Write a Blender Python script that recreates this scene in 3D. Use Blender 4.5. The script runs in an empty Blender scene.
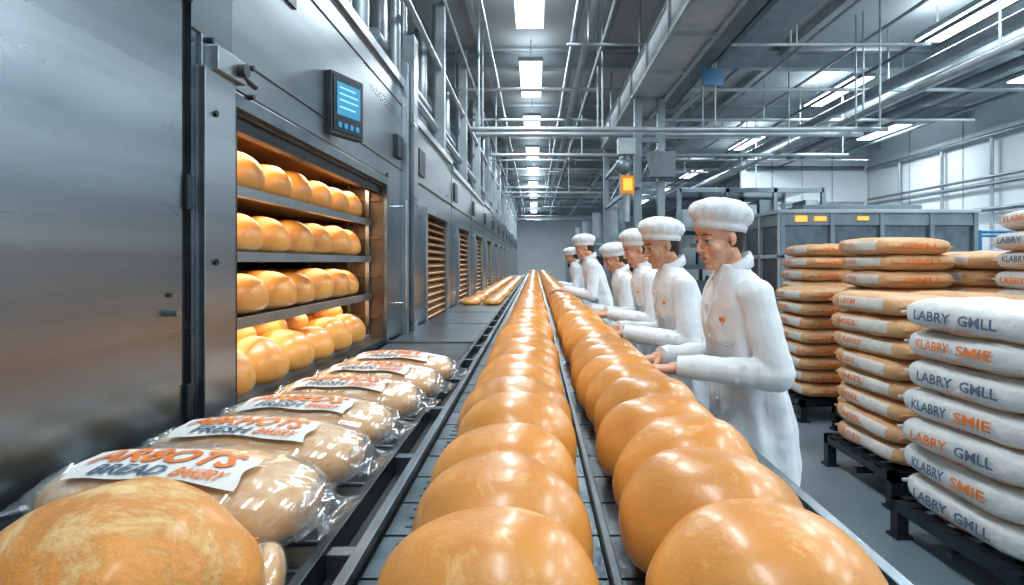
import bpy, bmesh, math, random
from mathutils import Vector, Matrix, noise, Euler
random.seed(7)
scene = bpy.context.scene
COL = scene.collection
try:
    scene.view_settings.view_transform = 'Standard'
    scene.view_settings.look = 'None'
except Exception: pass

HC = 1.45
F = 600.0
EN = .76
# ------------------------------------------------------------------ materials
def new_mat(name):
    m = bpy.data.materials.new(name); m.use_nodes = True
    nt = m.node_tree; return m, nt, nt.nodes['Principled BSDF']

def noise_mat(name, c1, c2, scale=5, rough=0.5, metal=0.0, bump=0.0, bscale=None, stretch=(1,1,1), coat=0.0, detail=4, spec=0.5, r2=None, lo=0.35, hi=0.65, sss=0.0, bdist=.01):
    m, nt, b = new_mat(name)
    tc = nt.nodes.new('ShaderNodeTexCoord'); mp = nt.nodes.new('ShaderNodeMapping')
    mp.inputs['Scale'].default_value = stretch
    nt.links.new(tc.outputs['Object'], mp.inputs['Vector'])
    n = nt.nodes.new('ShaderNodeTexNoise'); n.inputs['Scale'].default_value = scale; n.inputs['Detail'].default_value = detail
    nt.links.new(mp.outputs[0], n.inputs['Vector'])
    r = nt.nodes.new('ShaderNodeValToRGB')
    r.color_ramp.elements[0].position = lo; r.color_ramp.elements[1].position = hi
    r.color_ramp.elements[0].color = (*c1, 1); r.color_ramp.elements[1].color = (*c2, 1)
    nt.links.new(n.outputs['Fac'], r.inputs[0]); nt.links.new(r.outputs[0], b.inputs['Base Color'])
    b.inputs['Roughness'].default_value = rough; b.inputs['Metallic'].default_value = metal
    b.inputs['Coat Weight'].default_value = coat; b.inputs['Coat Roughness'].default_value = 0.15
    b.inputs['Specular IOR Level'].default_value = spec
    if sss: 
        b.inputs['Subsurface Weight'].default_value = sss; b.inputs['Subsurface Scale'].default_value = 0.01
    if r2 is not None:
        mr = nt.nodes.new('ShaderNodeMapRange'); mr.inputs[3].default_value = rough; mr.inputs[4].default_value = r2
        nt.links.new(n.outputs['Fac'], mr.inputs[0]); nt.links.new(mr.outputs[0], b.inputs['Roughness'])
    if bump:
        n2 = nt.nodes.new('ShaderNodeTexNoise'); n2.inputs['Scale'].default_value = bscale or scale; n2.inputs['Detail'].default_value = 5
        nt.links.new(mp.outputs[0], n2.inputs['Vector'])
        bp = nt.nodes.new('ShaderNodeBump'); bp.inputs['Strength'].default_value = bump; bp.inputs['Distance'].default_value = bdist
        nt.links.new(n2.outputs['Fac'], bp.inputs['Height']); nt.links.new(bp.outputs[0], b.inputs['Normal'])
    return m

def emis(name, c, s):
    m, nt, b = new_mat(name)
    b.inputs['Base Color'].default_value = (*c, 1)
    b.inputs['Emission Color'].default_value = (*c, 1); b.inputs['Emission Strength'].default_value = s
    return m

M = {}
M['steel'] = noise_mat('brushed_steel', (.28,.325,.36), (.38,.425,.46), 1.5, .24, 1.0, .015, 60, (1, .25, 5), r2=.34)
M['steel_big'] = noise_mat('brushed_steel_panel', (.19,.23,.26), (.34,.385,.42), 1.4, .20, 1.0, .02, 50, (1, .15, 5.5), r2=.34, lo=.3, hi=.7)
M['steel_light'] = noise_mat('steel_light', (.36,.41,.45), (.48,.53,.57), 4, .3, .9, .03, 40)
M['steel_mid'] = noise_mat('steel_mid', (.14,.175,.205), (.22,.26,.29), 6, .3, .9, .05, 40)
M['steel_dark'] = noise_mat('steel_dark', (.025,.034,.042), (.045,.058,.07), 5, .4, .8, .05, 30)
M['seam'] = noise_mat('seam_dark', (.012,.015,.018), (.02,.024,.028), 5, .6)
M['belt'] = noise_mat('belt_steel', (.085,.115,.14), (.155,.20,.23), 9, .22, .85, .12, 60, r2=.4)
M['floor'] = noise_mat('epoxy_floor', (.16,.205,.24), (.21,.26,.295), 1.2, .22, 0, .02, 60, r2=.36)
M['wall'] = noise_mat('wall_panel', (.68,.73,.76), (.76,.80,.82), .8, .6)
M['ceil'] = noise_mat('ceiling_panel', (.40,.445,.47), (.52,.56,.58), .7, .8)
M['beam'] = noise_mat('painted_beam', (.32,.37,.40), (.42,.47,.495), 3, .45, .1)
M['beam_dark'] = noise_mat('painted_beam_dark', (.09,.115,.13), (.14,.17,.19), 3, .5, .2)
M['machine'] = noise_mat('machine_paint', (.17,.215,.245), (.24,.29,.325), 3, .4, .5)
M['pipe'] = noise_mat('galvanised_pipe', (.32,.37,.40), (.44,.49,.52), 4, .38, .5)
M['oven_in'] = noise_mat('oven_interior', (.09,.058,.036), (.17,.115,.075), 4, .4, .6, .05, 30)
M['louver'] = noise_mat('warm_louver', (.42,.20,.07), (.60,.32,.13), 5, .4, .2)
M['lamp'] = emis('fluorescent_lamp', (.84,.95,1.0), 5)
M['screen'] = emis('control_screen', (.03,.20,.36), .7)
M['screen_hi'] = emis('screen_readout', (.20,.55,.75), .9)
M['display'] = emis('orange_display', (1.0,.32,.04), 1.5)
M['ovenlamp'] = emis('oven_lamp', (1.0,.65,.32), 1.2)
M['black'] = noise_mat('black_plastic', (.015,.017,.02), (.03,.033,.037), 8, .4)
M['blue'] = noise_mat('blue_paint', (.03,.14,.30), (.05,.19,.38), 4, .4)
M['orange'] = noise_mat('orange_paint', (.72,.20,.02), (.85,.28,.03), 4, .4)
M['print_o'] = noise_mat('orange_print', (.66,.14,.015), (.78,.20,.025), 30, .45)
M['print_b'] = noise_mat('blue_print', (.05,.085,.14), (.10,.15,.22), 30, .45)
M['label'] = noise_mat('white_label', (.66,.66,.64), (.74,.74,.72), 20, .4)
M['coat'] = noise_mat('white_cotton', (.74,.765,.79), (.83,.85,.87), 3, .8, 0, .5, 7, (1,1,.5), bdist=.03)
M['cap'] = noise_mat('white_cap_cloth', (.74,.765,.785), (.83,.85,.87), 6, .85, 0, .4, 30)
M['button'] = noise_mat('button_plastic', (.6,.63,.66), (.7,.73,.75), 6, .4)
M['skin'] = noise_mat('skin', (.66,.335,.21), (.76,.41,.27), 14, .5, 0, .04, 120, sss=.15)
M['skin2'] = noise_mat('skin_tan', (.54,.265,.16), (.63,.33,.21), 14, .5, 0, .04, 120, sss=.15)
M['lip'] = noise_mat('lips', (.46,.17,.13), (.52,.21,.16), 30, .45)
M['hair'] = noise_mat('dark_hair', (.018,.010,.007), (.05,.028,.017), 60, .55, 0, .6, 120, (1,1,.25))
M['eye'] = noise_mat('eye_white', (.5,.5,.5), (.55,.55,.55), 5, .3)
M['iris'] = noise_mat('iris_dark', (.02,.012,.008), (.05,.03,.02), 50, .2)
M['shoe'] = noise_mat('shoe_rubber', (.55,.57,.6), (.62,.64,.66), 8, .5)

def bread_mat(name, dark, mid, pale, top, amt=.66, mixf=.7, sc=13, bumps=.22, rough=.36, coat=.35):
    m, nt, b = new_mat(name)
    N = nt.nodes.new; L = nt.links.new
    geo = N('ShaderNodeNewGeometry'); tc = N('ShaderNodeTexCoord')
    off = N('ShaderNodeVectorMath'); off.operation = 'ADD'
    mul = N('ShaderNodeMath'); mul.operation = 'MULTIPLY'; mul.inputs[1].default_value = 31.0
    L(geo.outputs['Random Per Island'], mul.inputs[0])
    L(tc.outputs['Object'], off.inputs[0]); L(mul.outputs[0], off.inputs[1])
    n1 = N('ShaderNodeTexNoise'); n1.inputs['Scale'].default_value = 9; n1.inputs['Detail'].default_value = 7; n1.inputs['Roughness'].default_value=.6; L(off.outputs[0], n1.inputs['Vector'])
    r = N('ShaderNodeValToRGB'); e = r.color_ramp.elements
    e[0].position = .32; e[0].color = (*dark, 1); e[1].position = .62; e[1].color = (*mid, 1)
    L(n1.outputs['Fac'], r.inputs[0])
    uv = N('ShaderNodeUVMap'); sp = N('ShaderNodeSeparateXYZ'); L(uv.outputs[0], sp.inputs[0])
    # browner crown: height along the loaf, broken by noise
    hn = N('ShaderNodeMath'); hn.operation='MULTIPLY_ADD'; hn.inputs[1].default_value=.7; L(n1.outputs['Fac'],hn.inputs[0]); L(sp.outputs[1],hn.inputs[2])
    mrt = N('ShaderNodeMapRange'); mrt.inputs[1].default_value = .95; mrt.inputs[2].default_value = 1.45; mrt.inputs[3].default_value = 0; mrt.inputs[4].default_value = .75; L(hn.outputs[0], mrt.inputs[0])
    mxt = N('ShaderNodeMix'); mxt.data_type='RGBA'; L(mrt.outputs[0], mxt.inputs[0]); L(r.outputs[0], mxt.inputs[6]); mxt.inputs[7].default_value=(*top,1)
    n2 = N('ShaderNodeTexNoise'); n2.inputs['Scale'].default_value = sc; n2.inputs['Detail'].default_value = 12; n2.inputs['Roughness'].default_value = .72; n2.inputs['Distortion'].default_value = .35; L(off.outputs[0], n2.inputs['Vector'])
    r2 = N('ShaderNodeValToRGB'); r2.color_ramp.elements[0].position = amt-.05; r2.color_ramp.elements[0].color = (0,0,0,1)
    r2.color_ramp.elements[1].position = amt+.07; r2.color_ramp.elements[1].color = (mixf,mixf,mixf,1)
    L(n2.outputs['Fac'], r2.inputs[0])
    mx = N('ShaderNodeMix'); mx.data_type = 'RGBA'; L(r2.outputs[0], mx.inputs[0]); L(mxt.outputs[2], mx.inputs[6]); mx.inputs[7].default_value = (*pale, 1)
    hsv = N('ShaderNodeHueSaturation'); mr = N('ShaderNodeMapRange'); mr.inputs[3].default_value = .86; mr.inputs[4].default_value = 1.12
    L(geo.outputs['Random Per Island'], mr.inputs[0]); L(mr.outputs[0], hsv.inputs['Value']); L(mx.outputs[2], hsv.inputs['Color'])
    mr2 = N('ShaderNodeMapRange'); mr2.inputs[1].default_value = .05; mr2.inputs[2].default_value = .55; mr2.inputs[3].default_value = .45; mr2.inputs[4].default_value = 0
    L(sp.outputs[1], mr2.inputs[0])
    mx2 = N('ShaderNodeMix'); mx2.data_type = 'RGBA'; L(mr2.outputs[0], mx2.inputs[0]); L(hsv.outputs[0], mx2.inputs[6]); mx2.inputs[7].default_value = (*pale, 1)
    L(mx2.outputs[2], b.inputs['Base Color'])
    b.inputs['Roughness'].default_value = rough; b.inputs['Specular IOR Level'].default_value = .45
    b.inputs['Coat Weight'].default_value = coat; b.inputs['Coat Roughness'].default_value = .2
    n3 = N('ShaderNodeTexNoise'); n3.inputs['Scale'].default_value = 70; n3.inputs['Detail'].default_value = 8; n3.inputs['Roughness'].default_value=.65; L(off.outputs[0], n3.inputs['Vector'])
    bp = N('ShaderNodeBump'); bp.inputs['Strength'].default_value = bumps; bp.inputs['Distance'].default_value = .006
    ad = N('ShaderNodeMath'); ad.operation = 'SUBTRACT'; L(n3.outputs['Fac'], ad.inputs[0]); L(r2.outputs[0], ad.inputs[1])
    L(ad.outputs[0], bp.inputs['Height']); L(bp.outputs[0], b.inputs['Normal'])
    return m
M['bread'] = bread_mat('golden_crust', (.64,.245,.042), (.82,.37,.08), (.90,.55,.20), (.58,.19,.028), .61, .55)
M['bread_big'] = bread_mat('rustic_crust', (.54,.19,.03), (.76,.32,.065), (.88,.64,.30), (.60,.22,.035), .525, .95, 6, .6, .46, .15)
M['bread_oven'] = bread_mat('oven_crust', (.62,.23,.035), (.82,.36,.07), (.88,.50,.16), (.58,.19,.025), .64, .45)
M['bread_pale'] = bread_mat('wrapped_crust', (.60,.33,.14), (.74,.45,.22), (.84,.66,.44), (.62,.34,.15), .57, .6, coat=0)

m, nt, b = new_mat('clear_plastic_film')
N = nt.nodes.new; L = nt.links.new
out = nt.nodes['Material Output']
tr = N('ShaderNodeBsdfTransparent'); tr.inputs[0].default_value = (.99,.992,1,1)
gl = N('ShaderNodeBsdfGlossy'); gl.inputs['Roughness'].default_value = .16; gl.inputs['Color'].default_value = (.95,.98,1,1)
df = N('ShaderNodeBsdfTranslucent'); df.inputs[0].default_value = (.85,.88,.92,1)
tc = N('ShaderNodeTexCoord'); nz = N('ShaderNodeTexNoise'); nz.inputs['Scale'].default_value = 11; nz.inputs['Detail'].default_value = 1.5; nz.inputs['Distortion'].default_value = 1.3
L(tc.outputs['Object'], nz.inputs['Vector'])
bp = N('ShaderNodeBump'); bp.inputs['Strength'].default_value = .5; bp.inputs['Distance'].default_value = .02; L(nz.outputs['Fac'], bp.inputs['Height'])
L(bp.outputs[0], gl.inputs['Normal'])
lw = N('ShaderNodeLayerWeight'); lw.inputs[0].default_value = .3
mr = N('ShaderNodeMapRange'); mr.inputs[3].default_value = .07; mr.inputs[4].default_value = .38; L(lw.outputs['Facing'], mr.inputs[0])
m1 = N('ShaderNodeMixShader'); m1.inputs[0].default_value = .07; L(tr.outputs[0], m1.inputs[1]); L(df.outputs[0], m1.inputs[2])
m2 = N('ShaderNodeMixShader'); L(mr.outputs[0], m2.inputs[0]); L(m1.outputs[0], m2.inputs[1]); L(gl.outputs[0], m2.inputs[2])
L(m2.outputs[0], out.inputs['Surface'])
M['film'] = m

def sack_mat(name, base, band, v0, v1, u0, u1):
    m, nt, b = new_mat(name)
    N = nt.nodes.new; L = nt.links.new
    uv = N('ShaderNodeUVMap'); sp = N('ShaderNodeSeparateXYZ'); L(uv.outputs[0], sp.inputs[0])
    def rng(sock, a, c):
        x = N('ShaderNodeMath'); x.operation = 'GREATER_THAN'; x.inputs[1].default_value = a; L(sock, x.inputs[0])
        y = N('ShaderNodeMath'); y.operation = 'LESS_THAN'; y.inputs[1].default_value = c; L(sock, y.inputs[0])
        z = N('ShaderNodeMath'); z.operation = 'MULTIPLY'; L(x.outputs[0], z.inputs[0]); L(y.outputs[0], z.inputs[1]); return z.outputs[0]
    z = N('ShaderNodeMath'); z.operation = 'MULTIPLY'; L(rng(sp.outputs[1], v0, v1), z.inputs[0]); L(rng(sp.outputs[0], u0, u1), z.inputs[1])
    tc = N('ShaderNodeTexCoord'); n = N('ShaderNodeTexNoise'); n.inputs['Scale'].default_value = 9; n.inputs['Detail'].default_value = 4; L(tc.outputs['Object'], n.inputs['Vector'])
    mx = N('ShaderNodeMix'); mx.data_type = 'RGBA'; L(z.outputs[0], mx.inputs[0]); mx.inputs[6].default_value = (*base,1); mx.inputs[7].default_value = (*band,1)
    hsv = N('ShaderNodeHueSaturation'); mr = N('ShaderNodeMapRange'); mr.inputs[3].default_value = .82; mr.inputs[4].default_value = 1.15; L(n.outputs['Fac'], mr.inputs[0]); L(mr.outputs[0], hsv.inputs['Value'])
    L(mx.outputs[2], hsv.inputs['Color']); L(hsv.outputs[0], b.inputs['Base Color'])
    b.inputs['Roughness'].default_value = .5
    bp = N('ShaderNodeBump'); bp.inputs['Strength'].default_value = .8; bp.inputs['Distance'].default_value = .03; L(n.outputs['Fac'], bp.inputs['Height']); L(bp.outputs[0], b.inputs['Normal'])
    return m
M['sack_w'] = sack_mat('woven_sack_white', (.60,.60,.59), (.66,.38,.19), .0, .20, 0, 1)
M['sack_o'] = sack_mat('woven_sack_orange', (.62,.34,.16), (.64,.59,.53), .30, .78, .12, .74)

# ------------------------------------------------------------------ mesh builder
class MB:
    def __init__(s, mats): s.v=[]; s.f=[]; s.m=[]; s.uv=[]; s.sm=[]; s.mats=mats
    def mi(s, k):
        if k not in s.mats: s.mats.append(k)
        return s.mats.index(k)
    def add(s, vs, fs, k, uvs=None, smooth=False, X=None):
        o = len(s.v); i = s.mi(k)
        for n,p in enumerate(vs):
            p = Vector(p)
            if X is not None: p = X @ p
            s.v.append(p); s.uv.append(uvs[n] if uvs else (0,0))
        for f in fs: s.f.append([o+a for a in f]); s.m.append(i); s.sm.append(smooth)
    def box(s, x0,x1,y0,y1,z0,z1,k, X=None):
        vs = [(x,y,z) for z in (z0,z1) for y in (y0,y1) for x in (x0,x1)]
        fs = [(0,2,3,1),(4,5,7,6),(0,1,5,4),(2,6,7,3),(0,4,6,2),(1,3,7,5)]
        s.add(vs,fs,k,X=X)
    def cyl(s, p, q, r, k, n=12, r2=None, X=None):
        p=Vector(p); q=Vector(q); d=(q-p); z=d.normalized()
        a = Vector((0,0,1)) if abs(z.z)<.9 else Vector((1,0,0))
        x=z.cross(a).normalized(); y=z.cross(x); r2 = r if r2 is None else r2
        vs=[]
        for c,rr in ((p,r),(q,r2)):
            for i in range(n):
                t=2*math.pi*i/n; vs.append(c+x*math.cos(t)*rr+y*math.sin(t)*rr)
        s.add(vs,[(i,(i+1)%n,n+(i+1)%n,n+i) for i in range(n)],k,smooth=True,X=X)
        s.add(vs[:n],[tuple(range(n))[::-1]],k,X=X); s.add(vs[n:],[tuple(range(n))],k,X=X)
    def rings(s, rings, k, smooth=True, X=None, uvs=None):
        n=len(rings[0]); vs=[p for r in rings for p in r]; fs=[]
        for j in range(len(rings)-1):
            for i in range(n):
                fs.append((j*n+i, j*n+(i+1)%n, (j+1)*n+(i+1)%n, (j+1)*n+i))
        fs.append(tuple(range(n))[::-1]); fs.append(tuple((len(rings)-1)*n+i for i in range(n)))
        s.add(vs,fs,k,uvs,smooth,X)
    def ell(s, c, r, k='x', nu=20, nv=12, X=None):
        c=Vector(c); vs=[(c.x,c.y,c.z-r[2])]
        for j in range(1,nv):
            v=-math.pi/2+math.pi*j/nv
            for i in range(nu):
                t=2*math.pi*i/nu; vs.append((c.x+r[0]*math.cos(v)*math.cos(t), c.y+r[1]*math.cos(v)*math.sin(t), c.z+r[2]*math.sin(v)))
        vs.append((c.x,c.y,c.z+r[2])); fs=[]
        for i in range(nu): fs.append((0,1+(i+1)%nu,1+i))
        for j in range(nv-2):
            for i in range(nu):
                a=1+j*nu; fs.append((a+i,a+(i+1)%nu,a+nu+(i+1)%nu,a+nu+i))
        a=1+(nv-2)*nu; e=len(vs)-1
        for i in range(nu): fs.append((a+i,a+(i+1)%nu,e))
        s.add(vs,fs,k,smooth=True,X=X)
    def cap(s, p, q, r1, r2, k='x', n=14):
        p=Vector(p); q=Vector(q); z=(q-p).normalized()
        a = Vector((0,0,1)) if abs(z.z)<.9 else Vector((1,0,0))
        x=z.cross(a).normalized(); y=z.cross(x); R=[]
        def ring(c,r): return [c+x*math.cos(2*math.pi*i/n)*r+y*math.sin(2*math.pi*i/n)*r for i in range(n)]
        for t in (.15,.5,.8,1.1,1.4): R.append(ring(p-z*r1*math.cos(t), r1*math.sin(t)))
        R.append(ring(p,r1)); R.append(ring(q,r2))
        for t in (1.4,1.1,.8,.5,.15): R.append(ring(q+z*r2*math.cos(t), r2*math.sin(t)))
        s.rings(R,k)
    def chain(s, pts, rs, k='x'):
        for i in range(len(pts)-1): s.cap(pts[i],pts[i+1],rs[i],rs[i+1],k)
    def mesh(s, name):
        me=bpy.data.meshes.new(name); me.from_pydata([tuple(p) for p in s.v],[],s.f)
        for k in s.mats:
            if k in M: me.materials.append(M[k])
        me.polygons.foreach_set('material_index', s.m); me.polygons.foreach_set('use_smooth', s.sm)
        ul=me.uv_layers.new(name='UVMap'); li=[0]*len(me.loops); me.loops.foreach_get('vertex_index',li)
        flat=[]
        for i in li: flat.extend(s.uv[i])
        ul.data.foreach_set('uv',flat); me.update(); return me
    def obj(s, name, parent=None, bevel=0, loc=None, rot=None):
        o=bpy.data.objects.new(name, s.mesh(name)); COL.objects.link(o)
        if parent: o.parent=parent
        if loc: o.location=loc
        if rot: o.rotation_euler=rot
        if bevel:
            b=o.modifiers.new('bevel','BEVEL'); b.width=bevel; b.segments=2; b.limit_method='ANGLE'; b.angle_limit=math.radians(50)
        return o
def empty(name, loc=(0,0,0)):
    e=bpy.data.objects.new(name,None); e.location=loc; COL.objects.link(e); return e

def loaf(mb, cx, cy, z0, rx, ry, h, k, nu=28, nv=16, lump=.05, rot=0, seed=None):
    if seed is None: seed=random.random()*100
    ct,st=math.cos(rot),math.sin(rot); base=.38; vs=[];uv=[]
    def P(v,t):
        c=max(math.cos(v),0)**.82; x=rx*c*math.cos(t); y=ry*c*math.sin(t); sv=math.sin(v)
        z=h*base+(sv*h*(1-base) if sv>0 else -abs(sv)**.6*h*base)
        nn=noise.noise(Vector((x*6+seed,y*6,z*6)))*lump+noise.noise(Vector((x*16+seed,y*16,z*16)))*lump*.3
        f=1+nn; x*=f;y*=f
        if sv>0: z*=1+nn*.8
        return (cx+x*ct-y*st, cy+x*st+y*ct, z0+z)
    vs.append(P(-math.pi/2,0)); uv.append((0,0))
    for j in range(1,nv):
        v=-math.pi/2+math.pi*j/nv
        for i in range(nu):
            t=2*math.pi*i/nu; p=P(v,t); vs.append(p); uv.append((i/nu,(p[2]-z0)/h))
    vs.append(P(math.pi/2,0)); uv.append((0,1)); fs=[]
    for i in range(nu): fs.append((0,1+(i+1)%nu,1+i))
    for j in range(nv-2):
        a=1+j*nu
        for i in range(nu): fs.append((a+i,a+(i+1)%nu,a+nu+(i+1)%nu,a+nu+i))
    a=1+(nv-2)*nu;e=len(vs)-1
    for i in range(nu): fs.append((a+i,a+(i+1)%nu,e))
    mb.add(vs,fs,k,uv,True)

def spw(x,e): return math.copysign(abs(x)**e,x)
def superell(mb,a,b,c,e1,e2,k,X,nu=36,nv=14,lump=.0,seed=0):
    vs=[];uv=[]
    def P(v,t):
        cv=spw(math.cos(v),e1)
        x=a*cv*spw(math.cos(t),e2); y=b*cv*spw(math.sin(t),e2); z=c*spw(math.sin(v),e1)
        if lump:
            nn=noise.noise(Vector((x*7+seed,y*7,z*4)))*lump; z*=1+nn*.6; x*=1+nn*.25
        return (x,y,z)
    def U(p): return (p[1]/b*.5+.5, p[2]/c*.5+.5)
    p=P(-math.pi/2,0); vs.append(p); uv.append(U(p))
    for j in range(1,nv):
        v=-math.pi/2+math.pi*j/nv
        for i in range(nu):
            p=P(v,2*math.pi*i/nu); vs.append(p); uv.append(U(p))
    p=P(math.pi/2,0); vs.append(p); uv.append(U(p)); fs=[]
    for i in range(nu): fs.append((0,1+(i+1)%nu,1+i))
    for j in range(nv-2):
        o=1+j*nu
        for i in range(nu): fs.append((o+i,o+(i+1)%nu,o+nu+(i+1)%nu,o+nu+i))
    o=1+(nv-2)*nu;e=len(vs)-1
    for i in range(nu): fs.append((o+i,o+(i+1)%nu,e))
    mb.add(vs,fs,k,uv,True,X)

_tc={}
def text_geo(txt):
    if txt in _tc: return _tc[txt]
    cu=bpy.data.curves.new('t','FONT'); cu.body=txt; cu.size=1; cu.resolution_u=2; cu.offset=.025
    ob=bpy.data.objects.new('t',cu); COL.objects.link(ob)
    bpy.context.view_layer.update()
    dg=bpy.context.evaluated_depsgraph_get(); me=bpy.data.meshes.new_from_object(ob.evaluated_get(dg))
    bm=bmesh.new(); bm.from_mesh(me); bmesh.ops.triangulate(bm,faces=bm.faces[:])
    bmesh.ops.subdivide_edges(bm,edges=[e for e in bm.edges if e.calc_length()>.25],cuts=2); bmesh.ops.triangulate(bm,faces=bm.faces[:])
    xs=[v.co.x for v in bm.verts]; ys=[v.co.y for v in bm.verts]; w=max(xs)-min(xs); h=max(ys)-min(ys); x0=min(xs);y0=min(ys)
    vs=[((v.co.x-x0)/w-.5,(v.co.y-y0)/h-.5) for v in bm.verts]
    fs=[[v.index for v in f.verts] for f in bm.faces]; bm.free()
    bpy.data.objects.remove(ob); bpy.data.curves.remove(cu)
    _tc[txt]=(vs,fs); return _tc[txt]

# ------------------------------------------------------------------ room
XL,XR,YB,YF,ZC = -4.0,10.0,-3.0,44.0,5.1
mb=MB([]); mb.box(XL,XR,YB,YF,-.1,0,'floor'); mb.obj('floor')
mb=MB([]); mb.box(XL,XR,YB,YF,ZC,ZC+.1,'ceil'); mb.obj('ceiling')
mb=MB([]); mb.box(XL-.15,XL,YB,YF,0,ZC,'wall'); mb.obj('wall_left')
mb=MB([]); mb.box(XL,XR,YF,YF+.15,0,ZC,'wall'); mb.obj('wall_far')
mb=MB([]); mb.box(XL,XR,YB-.15,YB,0,ZC,'wall'); mb.obj('wall_back')
mb=MB([]); mb.box(XR,XR+.15,YB,YF,0,ZC,'wall')
for y in range(-2,44,2): mb.box(XR-.012,XR,y,y+.03,0,ZC,'beam')
mb.obj('wall_right')
mb=MB([]); mb.box(6.2,XR,18,18.15,0,ZC,'wall')
for x in (7.1,8.0,8.9): mb.box(x,x+.03,17.985,18,0,ZC,'beam')
mb.obj('wall_cross')
mb=MB([])
for z,r in ((4.2,.06),(3.3,.035),(3.15,.035),(2.6,.05)):
    mb.cyl((XR-.12,4,z),(XR-.12,17.8,z),r,'machine')
for y in (13,14.6,16.3): mb.cyl((XR-.1,y,0),(XR-.1,y,4.2),.04,'pipe')
mb.cyl((6.3,17.9,4.25),(9.8,17.9,4.25),.06,'beam_dark'); mb.cyl((6.3,17.9,3.2),(9.8,17.9,3.2),.05,'pipe')
mb.obj('wall_conduit')

# ------------------------------------------------------------------ ceiling structure
mb=MB([])
y=3.0
while y<43:
    for z0,z1,w in ((4.72,4.75,.09),(4.98,5.01,.09),(4.75,4.98,.012)):
        mb.box(XL,XR,y-w,y+w,z0,z1,'beam')
    y+=3.6
for x in (-2.2,-.9,1.0,2.6,4.2,6.8,8.4):
    mb.box(x-.04,x+.04,YB,YF,4.94,5.08,'beam')
mb.obj('ceiling_beam')
svc=empty('ceiling_services')
mb=MB([])
rr=random.Random(3)
for x in (-2.4,-1.9,-1.5,-1.05,-.6,.5,.75,.9,2.1,2.35,2.9,3.3,3.9,4.7,5.0,6.4,7.3,7.6,8.9):
    r=rr.choice([.025,.03,.045,.06,.08]); z=rr.choice([4.3,4.45,4.6,4.66]); y0=rr.uniform(-2,4); 
    mb.cyl((x,y0,z),(x,rr.uniform(24,43),z),r,rr.choice(['pipe','beam','beam_dark','machine']),10)
yy=4.5
while yy<40:
    z=rr.choice([4.05,4.2,4.4]); x0=rr.choice([-2.5,-1.5,.4]); x1=rr.choice([3.,5.,8.5])
    mb.cyl((x0,yy,z),(x1,yy,z),rr.choice([.02,.03,.045]),rr.choice(['pipe','beam']),10)
    for k in range(3):
        x=rr.uniform(x0,x1); mb.cyl((x,yy,z),(x,yy,5.0),.012,'beam',6)
    yy+=rr.uniform(1.3,2.4)
for yy,z,x0,x1 in ((8,3.22,-.85,4.7),(8.6,3.28,-.85,4.7),(11.5,3.5,-.85,6.0),(16,3.3,-.85,6)):
    mb.cyl((x0,yy,z),(x1,yy,z),.035,'pipe',12)
    for x in (x0+.1,.9,2.4,x1-.1): mb.cyl((x,yy,z),(x,yy,5.0),.014,'beam',8)
mb.cyl((4.65,4.0,3.55),(4.65,16,3.55),.05,'pipe',12)
mb.cyl((5.3,4.0,4.1),(5.3,17,4.1),.09,'machine',12)
for yy in (6,8.5,11,13.5): mb.cyl((4.65,yy,3.55),(4.65,yy,5.0),.014,'beam',8)
for yy in (6,9,12,15): mb.cyl((5.3,yy,4.1),(5.3,yy,5.0),.014,'beam',8)
mb.obj('pipework',svc)
mb=MB([])
mb.box(1.36,1.82,-1,12,3.76,4.1,'beam')
for x in (1.34,1.80): mb.box(x,x+.05,-1,12,3.72,3.78,'pipe'); mb.box(x,x+.05,-1,12,4.08,4.14,'pipe')
y=0.
while y<12:
    mb.box(1.33,1.85,y,y+.04,3.71,4.16,'pipe'); y+=1.2
for y in (2,5,8,11):
    for x in (1.40,1.78): mb.cyl((x,y,4.1),(x,y,5.0),.02,'pipe',8)
mb.box(2.0,2.3,-1,10,4.0,4.08,'beam_dark'); mb.box(2.0,2.02,-1,10,4.0,4.14,'pipe'); mb.box(2.28,2.3,-1,10,4.0,4.14,'pipe')
for y in (1,4,7,9.8): mb.cyl((2.15,y,4.05),(2.15,y,5),.02,'pipe',8)
mb.box(2.7,3.2,-1,9,4.35,4.6,'machine')
mb.obj('duct',svc)
mb=MB([]); mb.box(2.15,2.42,7.7,7.74,3.72,3.94,'blue'); mb.cyl((2.28,7.72,3.94),(2.28,7.72,4.0),.012,'pipe',6); mb.obj('hanging_sign',svc)
gan=empty('support_gantry')
mb=MB([])
for y in (8.3,12):
    for x in (1.42,1.74):
        mb.box(x-.05,x+.05,y-.05,y+.05,0,3.70,'machine'); mb.box(x-.1,x+.1,y-.1,y+.1,0,.03,'machine')
    for z in (1.9,2.5,3.1): mb.box(1.42,1.74,y-.03,y+.03,z,z+.06,'machine')
    mb.cyl((1.42,y,2.5),(1.74,y,3.1),.02,'machine',8)
for z in (2.5,3.1): mb.box(1.39,1.45,8.3,12,z,z+.06,'machine')
mb.cyl((1.25,8.2,2.0),(1.25,8.2,3.1),.05,'pipe'); mb.ell((1.2,8.15,2.75),(.11,.11,.11),'machine')
mb.box(1.12,1.35,8.05,8.2,2.9,3.12,'pipe'); mb.box(1.55,1.9,8.1,8.25,2.6,2.95,'beam_dark')
mb.obj('frame',gan,bevel=.004)
mb=MB([]); mb.box(1.14,1.32,7.96,8.0,2.36,2.60,'orange'); mb.box(1.17,1.29,7.95,7.96,2.40,2.56,'display'); mb.box(1.20,1.42,8.0,8.26,2.45,2.5,'machine'); mb.obj('warning_sign',gan)

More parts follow.
